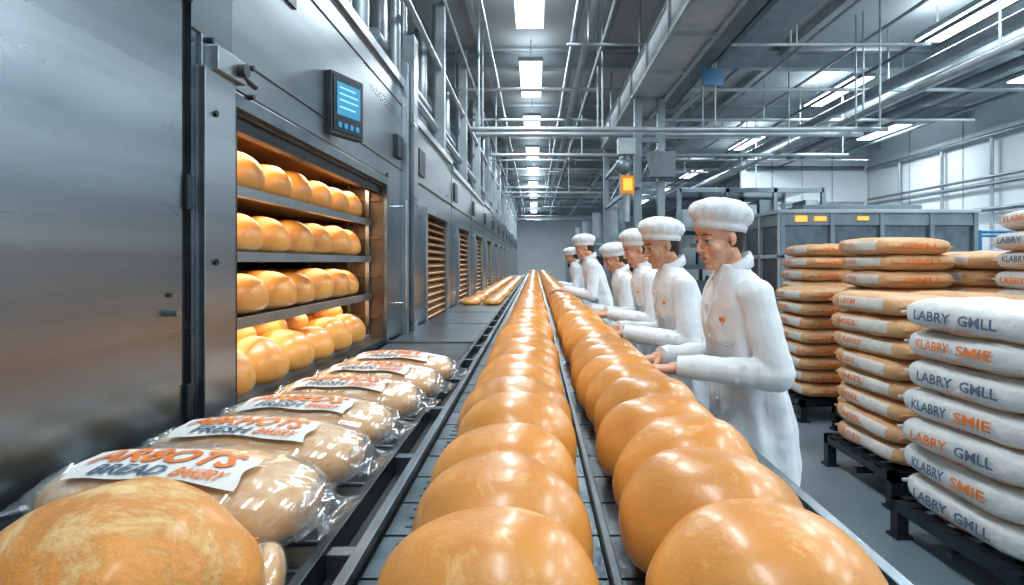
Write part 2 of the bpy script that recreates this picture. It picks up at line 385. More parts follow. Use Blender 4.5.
def fixture(x,y0,y1,w=.42,z=4.64,e=95):
    mb=MB([]); mb.box(x-w/2-.02,x+w/2+.02,y0-.02,y1+.02,z+.02,z+.09,'pipe'); mb.box(x-w/2,x+w/2,y0,y1,z,z+.03,'lamp')
    for yy in (y0+.2,y1-.2): mb.cyl((x,yy,z+.08),(x,yy,5.08),.012,'beam',6)
    mb.obj('ceiling_light')
    for sg,en in ((1,1.),(-1,.14)):     # lamp facing down, plus an added weak uplight to brighten the ceiling
        l=bpy.data.lights.new('ceiling_lamp','AREA'); l.shape='RECTANGLE'; l.size=w; l.size_y=y1-y0; l.energy=e*EN*en; l.color=(.84,.95,1)
        o=bpy.data.objects.new('ceiling_lamp',l); o.location=(x,(y0+y1)/2,z-.02 if sg>0 else z+.10); COL.objects.link(o)
        if sg<0: o.rotation_euler=(math.pi,0,0)
for y0 in (-1.6,2.2,6.2,9.6,13.2,16.8,20.4,24,28,32.5,37): fixture(-.07,y0,y0+2.0,w=.36,e=110 if y0<24 else 200)
for y0 in (-.8,3.2,6.8,10.4,15.2,21,26,31): fixture(5.7,y0,y0+1.9,w=.36,e=150)
for y0 in (4.,9,14): fixture(8.6,y0,y0+1.7,w=.36,e=130)
for y0 in (0.2,4.4): fixture(3.65,y0,y0+1.7,w=.36,e=120)

# ------------------------------------------------------------------ conveyor
conv=empty('conveyor_line')
ZB=.95
mb=MB([])
y=-.4
while y<26:
    st=.15
    for x0,x1 in ((-.275,.115),(.135,.50)):
        mb.box(x0,x1,y,y+st-.008,ZB-.02,ZB,'belt')
        if y<4:
            for k in range(3): mb.box(x0+.03,x1-.03,y+.03+k*.04,y+.036+k*.04,ZB,ZB+.0015,'steel_dark')
    y+=st
mb.box(-.28,.52,-.4,26,ZB-.06,ZB-.022,'seam')
mb.obj('slat_belt',conv)
mb=MB([])
mb.box(.118,.132,-.4,26,ZB-.05,ZB+.02,'steel_mid')
mb.box(.500,.515,-.4,26,ZB-.10,ZB+.03,'steel_mid')
mb.box(.515,.550,-.4,26,ZB-.16,ZB-.01,'steel_dark')
mb.box(.550,.575,-.4,26,ZB-.14,ZB+.012,'steel_mid')
mb.box(-.30,-.28,-.4,26,ZB-.10,ZB+.025,'steel_mid')
mb.box(-.350,-.30,-.4,26,ZB-.10,ZB-.03,'seam')
mb.box(-.37,-.350,-.4,26,ZB-.10,ZB+.02,'steel_dark')
mb.box(-.37,.575,-.4,26,ZB-.22,ZB-.10,'steel_dark')
for y in [i*.5 for i in range(0,50)]:
    mb.cyl((.570,y+.1,ZB-.06),(.583,y+.1,ZB-.06),.012,'steel_light',8)
    mb.box(-.35,-.30,y,y+.03,ZB-.03,ZB+.012,'steel_mid')
mb.obj('side_rail',conv,bevel=.002)
mb=MB([])
for y in (0.2,2.2,4.2,6.2,8.2,10.2,12.2,16,20,24):
    for x in (-.33,.53): mb.box(x-.03,x+.03,y-.03,y+.03,0.03,ZB-.22,'steel'); mb.cyl((x,y,0),(x,y,.03),.05,'black',12)
    mb.box(-.33,.53,y-.02,y+.02,.25,.30,'steel')
mb.obj('leg',conv)

tb=empty('packing_table')
ZT=.91
mb=MB([])
mb.box(-.975,-.376,-.4,2.7,ZT-.03,ZT,'steel_mid')
for i in range(30):
    y=-.35+i*.1; mb.cyl((-.965,y,ZT-.004),(-.385,y,ZT-.004),.012,'steel_mid',10)
mb.box(-.975,-.376,2.7,4.0,ZT-.12,ZT-.09,'seam')
y=2.72
while y<4.0: mb.box(-.97,-.38,y,y+.012,ZT-.012,ZT,'steel_light'); y+=.04
x=-.965
while x<-.38: mb.box(x,x+.01,2.7,4.0,ZT-.02,ZT-.006,'steel_light'); x+=.04
mb.box(-.975,-.376,2.68,2.74,ZT-.04,ZT+.012,'steel_mid'); mb.box(-.975,-.376,3.98,4.04,ZT-.04,ZT+.012,'steel_mid')
y=4.04
while y<24: mb.box(-.975,-.376,y,y+1.16,ZT-.03,ZT+.005,'steel_mid'); y+=1.2
for y in (0.1,2.6,4.2,6.6,9,11.4,14,18,22):
    for x in (-.93,-.42): mb.box(x-.025,x+.025,y-.025,y+.025,0,ZT-.03,'steel')
mb.box(-.975,-.95,-.4,24,ZT-.12,ZT-.03,'steel'); mb.box(-.40,-.376,-.4,24,ZT-.12,ZT-.03,'steel')
mb.obj('table_frame',tb)

def row(cx,name,y0):
    mb=MB([]); y=y0
    while y<23:
        q=(44,28) if y<2.5 else ((20,12) if y<6 else (12,8))
        s=random.uniform(.95,1.04)
        loaf(mb,cx+random.uniform(-.010,.010),y,ZB+.001,.144*s,.126*s,.195*random.uniform(.93,1.06),'bread',q[0],q[1],.065,rot=random.uniform(-.2,.2))
        y+=.205 if y<8 else .24
    mb.obj(name)
row(-.045,'bread_loaf_row',.715); row(.288,'bread_loaf_row',.75)

mb=MB([]); loaf(mb,-.555,.79,ZT+.012,.176,.150,.222,'bread_big',72,40,.10,seed=4.2); mb.obj('rustic_bread_loaf')
mb=MB([]); loaf(mb,-.56,.46,ZT+.012,.155,.15,.175,'bread_big',48,28,.08,seed=9); mb.obj('rustic_bread_loaf')
mb=MB([])
for i in range(40):
    y=7.5+i*.3
    for x in (-.52,-.8): loaf(mb,x+random.uniform(-.02,.02),y,ZT+.006,.12,.11,.08,'bread',12,8,.04)
mb.obj('bread_loaf_batch')

def pack(x,y,rz,txt,a=.245,b=.128,c=.072,seed=0,second='FRESH',ry=0,dz=0):
    mb=MB([]); X=Matrix.Identity(4); e1,e2=.85,.70
    superell(mb,a*.95,b*.95,c*.96,e1,e2,'bread_pale',X,44,20,.08,seed)
    superell(mb,a*1.01,b*1.01,c*1.02,e1,e2,'film',X,48,22,.08,seed)
    for sgn in (-1,1):
        R=[]
        for t,wd,th in ((.0,.55,.5),(.35,.30,.30),(.6,.34,.20),(1.,.60,.10)):
            ring=[]
            for i in range(24):
                an=2*math.pi*i/24; wob=1+.22*math.sin(an*5+t*3+seed)
                ring.append((sgn*(a*.95+t*.055), b*wd*math.cos(an)*wob, -c*.15*t+c*th*math.sin(an)*wob))
            R.append(ring)
        if sgn<0: R=[r[::-1] for r in R]
        mb.rings(R,'film')
    def H(px,py): 
        q=min(.97,abs(px/(a*1.02))**(2/e2)+abs(py/(b*1.02))**(2/e2)); return c*1.05*(1-q**(e2/e1))**(e1/2)
    def put(t,cx,cy,w,h,k,off=.008):
        vs,fs=text_geo(t)
        mb.add([(cx+u*w+v*.015,cy+v*h,H(cx+u*w+v*.015,cy+v*h)+off) for u,v in vs],fs,k)
    def patch(x0,x1,y0,y1,k,off):
        nx,ny=14,10; vs=[];fs=[]
        for j in range(ny+1):
            for i in range(nx+1):
                px=x0+(x1-x0)*i/nx+.004*math.sin(j*.9+seed); py=y0+(y1-y0)*j/ny+.003*math.sin(i*.8+seed); vs.append((px,py,H(px,py)+off))
        for j in range(ny):
            for i in range(nx): o=j*(nx+1)+i; fs.append((o,o+1,o+nx+2,o+nx+1))
        mb.add(vs,fs,k,smooth=True)
    if a>.2: patch(-a*.62,a*.60,-b*.72,-b*.02,'label',.0045)
    put(txt,a*.0,-b*.28,a*1.02,b*.38,'print_o'); 
    put(second,-a*.15,-b*.61,a*.50,b*.17,'print_b')
    put('BAKERY',a*.34,-b*.61,a*.34,b*.15,'print_o')
    put('DAILY BAKE',.0,b*.15,a*.6,b*.14,'print_b')
    mb.obj('wrapped_bread_pack',loc=(x,y,ZT+.014+c*1.04+dz),rot=(0,ry,rz))
pack(-.575,2.52,-.10,'ARTBEY',seed=1)
pack(-.59,2.24,-.15,'BATRES',seed=12,second='GRAIN')
pack(-.61,1.96,-.10,'ABNIOS',seed=19)
pack(-.635,1.68,-.14,'ARBEDS',seed=23,a=.25)
pack(-.645,1.40,-.12,'ABKHOTS',seed=34,a=.26,b=.13,c=.077)
pack(-.645,1.105,-.12,'AR8OTS',a=.265,b=.138,c=.085,seed=45,second='BREAD')
pack(-.42,.915,-1.25,'BAKED',a=.075,b=.038,c=.042,seed=57,dz=.0)

# ------------------------------------------------------------------ oven
oven=empty('industrial_oven')
XO=-1.0
OY0,OY1,OZ0,OZ1=1.98,3.98,.93,1.96
mb=MB([])
mb.box(-2.4,XO,-2.2,1.70,0.0,2.82,'steel_big')
mb.box(-2.4,XO-.02,1.70,1.745,0,2.82,'seam')
mb.box(-2.4,XO,1.745,OY0,0,2.82,'steel_big')
mb.box(-2.4,XO,OY1,4.55,0,2.82,'steel')
mb.box(-2.4,XO,OY0,OY1,0,OZ0,'steel_big')
mb.box(-2.4,XO,OY0,OY1,OZ1,2.82,'steel')
mb.box(-2.4,-2.0,OY0,OY1,OZ0,OZ1,'steel')
mb.obj('housing',oven)
mb=MB([])
mb.box(-2.0,-1.99,OY0,OY1,OZ0,OZ1,'oven_in'); mb.box(-1.99,XO-.005,OY0,OY0+.012,OZ0,OZ1,'oven_in'); mb.box(-1.99,XO-.005,OY1-.012,OY1,OZ0,OZ1,'oven_in')
mb.box(-1.99,XO-.005,OY0+.012,OY1-.012,OZ1-.012,OZ1,'oven_in'); mb.box(-1.99,XO-.005,OY0+.012,OY1-.012,OZ0,OZ0+.012,'oven_in')
for x in (-1.10,-1.22,-1.5,-1.8): mb.box(x-.012,x+.012,OY1-.05,OY1-.012,OZ0,OZ1,'steel'); mb.box(x-.012,x+.012,OY0+.012,OY0+.04,OZ0,OZ1,'steel')
for z in (1.08,1.35,1.6,1.85): mb.box(-1.9,-1.02,OY1-.03,OY1-.012,z,z+.02,'oven_in')
mb.box(-1.95,-1.90,OY0+.1,OY1-.1,OZ1-.05,OZ1-.02,'ovenlamp')
mb.box(-1.06,-1.02,OY0+.012,OY1-.012,OZ1-.06,OZ1-.012,'steel_dark')
mb.obj('lining',oven)
SH=(1.72,1.48,1.235,.965)
mb=MB([])
for z in SH:
    mb.box(-1.10,-1.075,OY0+.02,OY1-.02,z-.030,z+.008,'steel_light')
    mb.box(-1.9,-1.10,OY0+.02,OY1-.02,z-.012,z-.004,'steel')
    y=OY0+.05
    while y<OY1-.05: mb.box(-1.9,-1.10,y,y+.01,z-.004,z+.002,'steel_light'); y+=.07
mb.obj('baking_shelf',oven)
mb=MB([])
mb.box(XO,XO+.03,1.765,1.945,.86,2.03,'steel')
mb.box(XO,XO+.018,1.945,OY0,.93,1.96,'steel_dark')
mb.box(XO,XO+.02,OY0-.02,OY1+.03,OZ1,OZ1+.05,'steel_mid'); mb.box(XO,XO+.012,OY0,OY1+.03,OZ1+.05,OZ1+.065,'seam')
mb.box(XO,XO+.02,OY1,OY1+.045,OZ0-.05,OZ1,'steel_mid'); mb.box(XO,XO+.012,OY1+.045,OY1+.06,OZ0,2.05,'seam')
mb.box(XO,XO+.012,OY0-.03,OY1+.03,OZ0-.015,OZ0+.02,'steel_dark')
mb.box(XO,XO+.004,1.75,4.5,2.13,2.138,'seam'); mb.box(XO,XO+.004,1.75,4.5,2.62,2.63,'seam')
mb.box(XO,XO+.02,1.745,4.55,2.76,2.82,'steel_light')
mb.box(XO,XO+.04,4.50,4.58,0,2.95,'steel_light'); mb.box(XO-.02,XO+.07,4.62,4.78,0,3.2,'steel'); 
mb.box(XO,XO+.05,1.80,1.98,2.03,2.10,'steel_light'); mb.box(XO,XO+.012,1.78,2.08,2.0,2.13,'steel')
mb.cyl((XO+.05,1.93,2.065),(XO+.075,1.93,2.065),.022,'black'); mb.cyl((XO+.04,1.93,2.06),(XO+.055,2.03,2.04),.010,'black')
for yy,zz in ((1.80,2.115),(2.06,2.115),(2.06,2.015),(1.82,.92),(1.82,1.45),(1.82,1.9)): mb.cyl((XO+.01,yy,zz),(XO+.037,yy,zz),.01,'steel_dark',10)
mb.cyl((XO,1.64,1.31),(XO+.025,1.64,1.31),.010,'steel_mid'); mb.cyl((XO,1.64,1.36),(XO+.008,1.64,1.36),.007,'black',8)
for z in (.4,1.0,1.6,2.2): mb.box(XO,XO+.012,1.708,1.735,z,z+.10,'steel_dark')
mb.cyl((XO+.06,4.36,1.1),(XO+.06,4.36,1.9),.014,'steel_light'); mb.cyl((XO,4.36,1.15),(XO+.06,4.36,1.15),.01,'steel_light',8); mb.cyl((XO,4.36,1.85),(XO+.06,4.36,1.85),.01,'steel_light',8)
mb.box(XO,XO+.03,4.25,4.42,2.2,2.36,'steel_dark')
mb.box(XO,XO+.008,2.35,2.5,2.5,2.54,'black')
mb.obj('door_frame',oven,bevel=.003)
cp=MB([]); R=Matrix.Translation((XO+.07,2.98,2.22))@Matrix.Rotation(math.radians(-20),4,'Z')
cp.box(-.05,.0,-.125,.125,-.15,.15,'black',R); cp.box(0,.006,-.112,.112,-.135,.135,'steel_dark',R)
cp.box(.006,.009,-.09,.09,-.055,.105,'screen',R)
for z in (.075,.045,.015,-.02): cp.box(.009,.0105,-.075,random.choice([.02,.05,.07]),z,z+.009,'screen_hi',R)
for yy in (-.07,-.025,.02,.065): cp.box(.006,.012,yy-.012,yy+.012,-.115,-.09,'screen',R)
cp.box(-.12,-.04,-.04,.04,-.05,.05,'steel_dark',R)
cp.obj('control_panel',oven,bevel=.004)
mb=MB([]); 
for y in (2.9,3.4,3.9,4.3): mb.cyl((-1.25,y,2.82),(-1.25,y,4.7),.06,'pipe')
mb.box(-1.9,-1.15,2.6,3.2,2.82,3.1,'steel'); 
mb.obj('vent_stack',oven)
for y in (2.45,3.45):
    for x,z,e in ((-1.14,1.935,2.6),(-1.16,1.69,1.3),(-1.16,1.45,1.3),(-1.16,1.20,1.5)):  # the stronger light over the top shelf is added to brighten its loaves
        l=bpy.data.lights.new('oven_glow','AREA'); l.shape='RECTANGLE'; l.size=.10; l.size_y=.8; l.energy=e; l.color=(1,.76,.50)
        o=bpy.data.objects.new('oven_glow',l); o.location=(x,y,z); o.parent=oven; COL.objects.link(o)
mb=MB([])
ro=random.Random(11)
for si,z in enumerate(SH):
    if si<3:
        y=OY0+.16
        while y<OY1-.12:
            s=ro.uniform(.94,1.05)
            loaf(mb,-1.215+ro.uniform(-.02,.015),y,z+.003,.120*s,.142*s,.170*s,'bread_oven',28,16,.08,rot=ro.uniform(-.3,.3)); loaf(mb,-1.47,y+.07,z+.003,.12,.13,.17,'bread_oven',16,10,.06); loaf(mb,-1.72,y,z+.003,.12,.13,.17,'bread_oven',12,8,.05)
            y+=.27
    else:
        y=OY0+.17
        while y<OY1-.12:
            s=ro.uniform(.92,1.06)
            loaf(mb,-1.13+ro.uniform(-.02,.02),y,z-.008,.130*s,.150*s,.18*s,'bread_oven',32,18,.09,rot=ro.uniform(-.4,.4)); loaf(mb,-1.38,y+.08,z+.003,.13,.14,.19,'bread_oven',20,12,.06); loaf(mb,-1.64,y,z+.003,.13,.14,.19,'bread_oven',12,8,.05)
            if ro.random()<.85: loaf(mb,-1.29+ro.uniform(-.03,.03),y+.12,z+.125,.11,.13,.115,'bread_oven',20,12,.07)
            y+=.285
mb.obj('oven_bread_loaf',oven)

def unit(y0,L,h):
    e=empty('oven_cabinet',(0,y0,0)); mb=MB([])
    d0,d1=.55,L-.45
    mb.box(-2.4,XO,0,d0,0,h,'steel'); mb.box(-2.4,XO,d1,L-.04,0,h,'steel'); mb.box(-2.4,XO,d0,d1,1.9,h,'steel'); mb.box(-2.4,XO,d0,d1,0,.7,'steel'); mb.box(-2.4,XO-.2,d0,d1,.7,1.9,'oven_in')
    mb.box(-2.35,XO-.02,L-.04,L,0,h-.02,'seam')
    mb.box(XO,XO+.02,d0-.05,d0,.65,1.95,'steel_light'); mb.box(XO,XO+.02,d1,d1+.05,.65,1.95,'steel_light'); mb.box(XO,XO+.02,d0,d1,1.9,1.95,'steel_light')
    mb.box(XO,XO+.022,0,L-.04,h-.06,h,'steel_light'); mb.box(XO,XO+.006,0,L-.04,2.12,2.135,'seam')
    mb.cyl((XO+.05,.3,1.1),(XO+.05,.3,1.8),.014,'steel_light'); mb.box(XO,XO+.05,.29,.31,1.12,1.14,'steel_light'); mb.box(XO,XO+.05,.29,.31,1.76,1.78,'steel_light')
    mb.box(XO,XO+.02,.15,.42,2.2,2.42,'steel_dark')
    mb.obj('cabinet',e)
    mb=MB([]); z=.72
    while z<1.88:
        R=Matrix.Translation((XO-.05,0,z))@Matrix.Rotation(math.radians(25),4,'Y'); mb.box(-.04,.04,d0,d1,-.008,.008,'louver',R); z+=.07
    mb.obj('louver_slat',e)
    mb=MB([])
    for k,(px,py) in enumerate(((-1.25,.4),(-1.25,.75),(-1.6,1.2))): mb.cyl((px,py,h),(px,py,4.7),(.05,.035,.09)[k],'pipe')
    mb.box(-1.9,-1.2,L*.55,L*.8,h,h+.28,'steel')
    mb.box(-1.15,-1.05,L-.25,L-.15,h,4.7,'beam')
    if y0<5:
        for x,z,r in ((-1.15,3.0,.04),(-1.35,3.35,.06),(-1.1,3.7,.03),(-1.8,3.2,.1)): mb.cyl((x,.05,z),(x,29,z),r,'pipe',10)
    mb.obj('vent_stack',e)
u=4.95; i=0
while u<34:
    unit(u,2.25,2.6 if i%3 else 2.66); u+=2.25; i+=1
mb=MB([])
mb.box(-1.3,-.98,4.82,4.93,0,2.7,'steel'); mb.box(-.98,-.972,4.84,4.91,1.50,1.62,'screen'); mb.box(-.98,-.965,4.84,4.91,1.35,1.42,'black'); mb.obj('control_column',oven)

# ------------------------------------------------------------------ sacks
def stack(x0,y0,nx,n,kind,L=.8,W=.54,T=.152,base=.20,rot=0,texts=('LABRY GMLL','KLABRY SMIE')):
    w=W*nx; cx=x0+w/2; cy=y0+L/2
    p=empty('flour_sack_stack',(cx,cy,0)); p.rotation_euler=(0,0,rot)
    mb=MB([])
    for j in range(n):
        for i in range(nx):
            a=W/2*1.02; b=L/2*random.uniform(.96,1.02); c=T/2*1.14; e1,e2=.62,.40
            X=Matrix.Translation((-w/2+W*(i+.5)+random.uniform(-.025,.025), random.uniform(-.025,.025), base+.008+T*(j+.5)))@Euler((random.uniform(-.022,.022),random.uniform(-.025,.025),random.uniform(-.05,.05))).to_matrix().to_4x4()
            superell(mb,a,b,c,e1,e2,kind,X,44,16,.22,random.random()*50)
            for sg in (-1,1):
                mb.box(-a*.8,a*.8,sg*(b+.004)-.012,sg*(b+.004)+.012,-.006,.006,kind,X)
            def S(pos,half,yy,zz):
                q=max(.02,(1-min(.98,abs(zz/c))**(2/e1))**(e1/e2)-abs(yy/pos)**(2/e2)); return half*q**(e2/2)
            if i==0:
                def put(t,cy_,cz_,w_,h_,k):
                    vs,fs=text_geo(t); mb.add([(-S(b,a,cy_-u*w_,cz_+v*h_)*1.04-.006,cy_-u*w_,cz_+v*h_) for u,v in vs],fs,k,X=X)
                if kind=='sack_w':
                    t=texts[j%2]; h1,h2=t.split(' ')
                    put(h1,L*.15,.006,L*.28,T*.32,'print_b' if j%3!=2 else 'print_o'); put(h2,-L*.16,.006,L*.24,T*.32,'print_o' if j%2 else 'print_b'); put('25 KG',-.0,-T*.32,L*.2,T*.11,'print_o')
                else: put(random.choice(['ALBEM','MIEL','GRAEN','ADBY']),.06+random.uniform(-.05,.05),.01,L*.30,T*.28,'print_o')
            vs,fs=text_geo('GMLL'); mb.add([(u*W*.5,-S(a,b,u*W*.5,v*T*.34)-.018,v*T*.34) for u,v in vs],fs,'print_o',X=X)
    mb.obj('sacks',p)
    mb=MB([])
    hw,hl=w/2+.02,L/2
    mb.box(-hw,hw,-hl,-hl+.05,base-.06,base,'steel_dark'); mb.box(-hw,hw,hl-.05,hl,base-.06,base,'steel_dark')
    mb.box(-hw,-hw+.05,-hl,hl,base-.06,base,'steel_dark'); mb.box(hw-.05,hw,-hl,hl,base-.06,base,'steel_dark')
    for k in range(5):
        yy=-hl+.1+k*(2*hl-.26)/4; mb.box(-hw,hw,yy,yy+.07,base-.012,base+.004,'steel_dark')
    for sx in (-1,1):
        for sy in (-1,1):
            xx=sx*(hw-.03); yy=sy*(hl-.03); mb.box(xx-.03,xx+.03,yy-.03,yy+.03,0,base-.06,'steel_dark'); mb.box(xx-.045,xx+.045,yy-.045,yy+.045,0,.015,'steel_dark')
    mb.box(-hw,hw,-.02,.02,.08,.11,'steel_dark')
    mb.obj('pallet_frame',p)
stack(1.93,2.36,2,7,'sack_w',L=.86,T=.15,base=.20,rot=.04)
stack(2.10,3.50,2,8,'sack_o',L=.82,W=.5,T=.127,base=.22)
stack(2.42,5.42,1,8,'sack_o',L=.72,W=.6,T=.125)
stack(2.60,4.50,1,11,'sack_o',L=.72,W=.6,T=.13)
stack(3.24,4.45,1,10,'sack_o',L=.8,W=.62,T=.132)
stack(3.18,3.45,1,12,'sack_w',L=.8,W=.62,T=.135,base=.17)
stack(2.88,6.35,1,11,'sack_o',L=.75,W=.6,T=.130)

# ------------------------------------------------------------------ background machinery
pm=empty('packaging_machine',(3.35,8.2,0)); mb=MB([])
W_,D_,H_=2.7,2.2,2.15
mb.box(.03,W_-.03,.03,D_-.03,.25,H_-.2,'steel_mid'); mb.box(0,W_,0,D_,H_-.2,H_,'machine'); mb.box(-.03,W_+.03,-.03,D_+.03,H_-.03,H_+.02,'beam')
for x in (0,.68,1.36,2.04,W_-.06):
    mb.box(x,x+.06,-.02,.04,0,H_,'machine'); mb.box(x,x+.06,D_-.04,D_+.02,0,H_,'machine')
for y in (0,.7,1.4,D_-.06): mb.box(-.02,.04,y,y+.06,0,H_,'beam')
for z in (.9,1.5): mb.box(0,W_,-.02,.04,z,z+.05,'beam'); mb.box(-.02,.04,0,D_,z,z+.05,'beam')
mb.box(.75,1.3,-.01,.03,1.0,1.45,'black'); mb.box(1.45,2.0,-.01,.03,1.0,1.45,'steel_dark'); mb.box(.2,.36,-.03,.0,H_-.15,H_-.07,'display'); mb.box(.46,.62,-.03,.0,H_-.14,H_-.08,'display'); mb.box(1.05,1.2,-.03,.0,H_-.13,H_-.08,'display')
mb.box(.5,2.2,.4,1.6,H_,H_+.12,'machine')
mb.obj('enclosure',pm,bevel=.006)
gr=MB([])
for x in (6.3,7.0,7.7,8.4):
    gr.cyl((x,8.5,0),(x,8.5,1.9),.03,'blue'); gr.cyl((x,9.8,0),(x,9.8,1.9),.03,'blue')
for z in (1.3,1.6,1.88): gr.cyl((6.3,8.5,z),(8.4,8.5,z),.025,'blue'); gr.cyl((6.3,9.8,z),(8.4,9.8,z),.025,'blue')
gr.obj('guard_rail')
mb=MB([])
for y in (12.5,14.5):
    for x in (3.0,4.0,5.0,6.0): mb.box(x-.04,x+.04,y-.04,y+.04,0,3.0,'machine')
for z in (.5,1.3,2.1,2.9):
    for y in (12.5,14.5): mb.box(3.0,6.0,y-.04,y+.04,z,z+.08,'machine')
    mb.box(3.0,6.0,12.5,14.5,z+.08,z+.1,'steel')
for k in range(9):
    for z in (.6,1.4,2.2):
        if (k*7+int(z*5))%4: mb.box(3.1+k*.32,3.36+k*.32,12.55,13.2,z,z+.35+.1*(k%3),'machine' if k%2 else 'pipe')
mb.obj('storage_rack')
for k in range(4):
    mb=MB([]); y=16+k*4.5
    mb.box(1.6,3.0,y,y+1.8,0,2.0+.3*(k%2),'machine'); mb.box(1.6,3.0,y-.02,y,1.2,1.6,'steel_dark'); mb.cyl((2.2,y+.9,2),(2.2,y+.9,3.2),.15,'pipe')
    mb.box(1.55,3.05,y-.03,y+1.83,1.9,1.96,'beam')
    mb.obj('process_cabinet')

# ------------------------------------------------------------------ workers
def finish_blob(mb,name,voxel,sm=3,disp=0,dscale=.12,mat=None):
    me=mb.mesh(name+'_src'); ob=bpy.data.objects.new('tmp',me); COL.objects.link(ob)
    r=ob.modifiers.new('r','REMESH'); r.mode='VOXEL'; r.voxel_size=voxel; r.use_smooth_shade=True
    s=ob.modifiers.new('s','SMOOTH'); s.factor=.5; s.iterations=sm
    if disp:
        t=bpy.data.textures.new(name+'_fold','CLOUDS'); t.noise_scale=dscale; t.noise_depth=2
        d=ob.modifiers.new('d','DISPLACE'); d.texture=t; d.strength=disp; d.mid_level=.5
    bpy.context.view_layer.update(); dg=bpy.context.evaluated_depsgraph_get()
    out=bpy.data.meshes.new_from_object(ob.evaluated_get(dg)); out.name=name
    out.materials.clear(); out.materials.append(M[mat])
    out.polygons.foreach_set('use_smooth',[True]*len(out.polygons)); out.polygons.foreach_set('material_index',[0]*len(out.polygons))
    bpy.data.objects.remove(ob); return out
def fs(f,s,z): return Vector((-f,-s,z))
def E(mb,f,s,z,rf,rs,rz,k='x'): mb.ell(fs(f,s,z),(rf,rs,rz),k)

def head_mesh(matname,wide=1.0):
    mb=MB([])
    E(mb,-.015,0,.035,.093,.072,.080); E(mb,.018,0,-.028,.062,.056*wide,.084); E(mb,.028,0,-.078,.045,.040*wide,.032); E(mb,.060,0,-.100,.018,.019,.014)
    for s in (-1,1): mb.cap(fs(-.002,s*.052,-.050),fs(.052,s*.019,-.098),.015,.013)
    E(mb,.066,0,.022,.016,.045,.010); E(mb,.050,0,.05,.034,.052,.034)
    mb.cap(fs(.078,0,.014),fs(.097,0,-.024),.0065,.0085); E(mb,.0985,0,-.028,.0105,.0090,.0080)
    for s in (-1,1):
        E(mb,.088,s*.0110,-.032,.010,.0065,.006); E(mb,.050,s*.035,-.030,.024,.020,.022)
        E(mb,-.012,s*.070,-.003,.015,.007,.027); E(mb,-.006,s*.068,-.024,.008,.006,.010)
        E(mb,.066,s*.030,.0095,.013,.016,.0045); E(mb,.064,s*.030,-.0095,.012,.014,.004)
    E(mb,.078,0,-.0555,.011,.020,.006); E(mb,.075,0,-.071,.011,.016,.007); E(mb,.068,0,-.062,.014,.022,.012)
    mb.cap(fs(-.022,0,-.06),fs(-.048,0,-.20),.049,.058)
    return finish_blob(mb,'head',.0032,2,mat=matname)
def detail_mesh():
    mb=MB([])
    for s in (-1,1):
        E(mb,.0665,s*.0295,.000,.0108,.0100,.0058,'eye'); E(mb,.0752,s*.0300,.0005,.0032,.0048,.0044,'iris')
        mb.cap(fs(.083,s*.013,.0265),fs(.077,s*.032,.029),.0024,.0028,'hair'); mb.cap(fs(.077,s*.032,.029),fs(.062,s*.046,.023),.0028,.0018,'hair')
        mb.cap(fs(.0795,s*.020,.0055),fs(.0765,s*.038,.0050),.0013,.0013,'hair')
    E(mb,.0858,0,-.0570,.0050,.0170,.0030,'lip'); E(mb,.0840,0,-.0665,.0055,.0145,.0038,'lip')
    return mb.mesh('face_detail')
def hair_mesh():
    mb=MB([]); E(mb,-.042,0,.020,.076,.0735,.080)
    mb.cap(fs(-.066,0,-.02),fs(-.064,0,-.048),.046,.037)
    return finish_blob(mb,'hair',.0045,2,disp=.004,dscale=.02,mat='hair')
def cap_mesh():
    mb=MB([]); R=[]; n=96
    prof=[(.012,.086,.072,0),(.014,.0990,.081,0),(.034,.1025,.0840,0),(.046,.103,.0850,0),(.050,.107,.0890,.4),(.060,.115,.097,1),(.076,.1215,.1035,1),(.092,.1215,.1040,1),(.108,.115,.099,1),(.122,.101,.088,1),(.134,.081,.071,.8),(.143,.055,.049,.6),(.148,.027,.025,.3),(.149,.008,.008,0)]
    for z,a,b,pl in prof:
        ring=[]
        for i in range(n):
            t=2*math.pi*i/n; k=1+pl*(.016*math.sin(t*17)+.020*math.sin(t*5+z*40)+.012*math.sin(t*3-z*25))
            f=a*k*math.cos(t)-.019-(z-.03)*.30; s=b*k*math.sin(t)
            ring.append(fs(f,s,z+.34*f+.014+pl*.003*math.sin(t*7)))
        R.append(ring)
    mb.rings([r[::-1] for r in R],'cap'); return mb.mesh('cap')
def hand_mesh(sgn,matname,curl=1.0):
    mb=MB([]); 
    for y in (-.022,-.008,.008,.022): mb.cap((.012,sgn*y*.75,0),(.082-abs(y)*.3,sgn*y*1.1,.002),.0135,.0115)
    mb.cap((-.045,0,0),(.015,0,0),.024,.023)
    data=((.030,.083,.10,(.036,.023,.019)),(.0105,.089,.03,(.041,.026,.020)),(-.0100,.085,-.05,(.037,.025,.019)),(-.0295,.075,-.14,(.029,.019,.016)))
    for y,x,sp,seg in data:
        p=Vector((x,y*sgn,.002)); pts=[p]; rs=[.0098,.0088,.0080,.0070]; ang=0
        for s_,da in zip(seg,(.28,.42,.38)):
            ang+=da*curl; p=p+Vector((math.cos(ang)*math.cos(sp),math.cos(ang)*math.sin(sp)*sgn,-math.sin(ang)))*s_; pts.append(p)
        mb.chain(pts,rs)
    mb.chain([(.012,sgn*.020,-.004),(.042,sgn*.048,-.014),(.070,sgn*.060,-.024),(.092,sgn*.060,-.036)],[.0145,.0115,.0098,.0078])
    return finish_blob(mb,'hand',.0024,2,mat=matname)
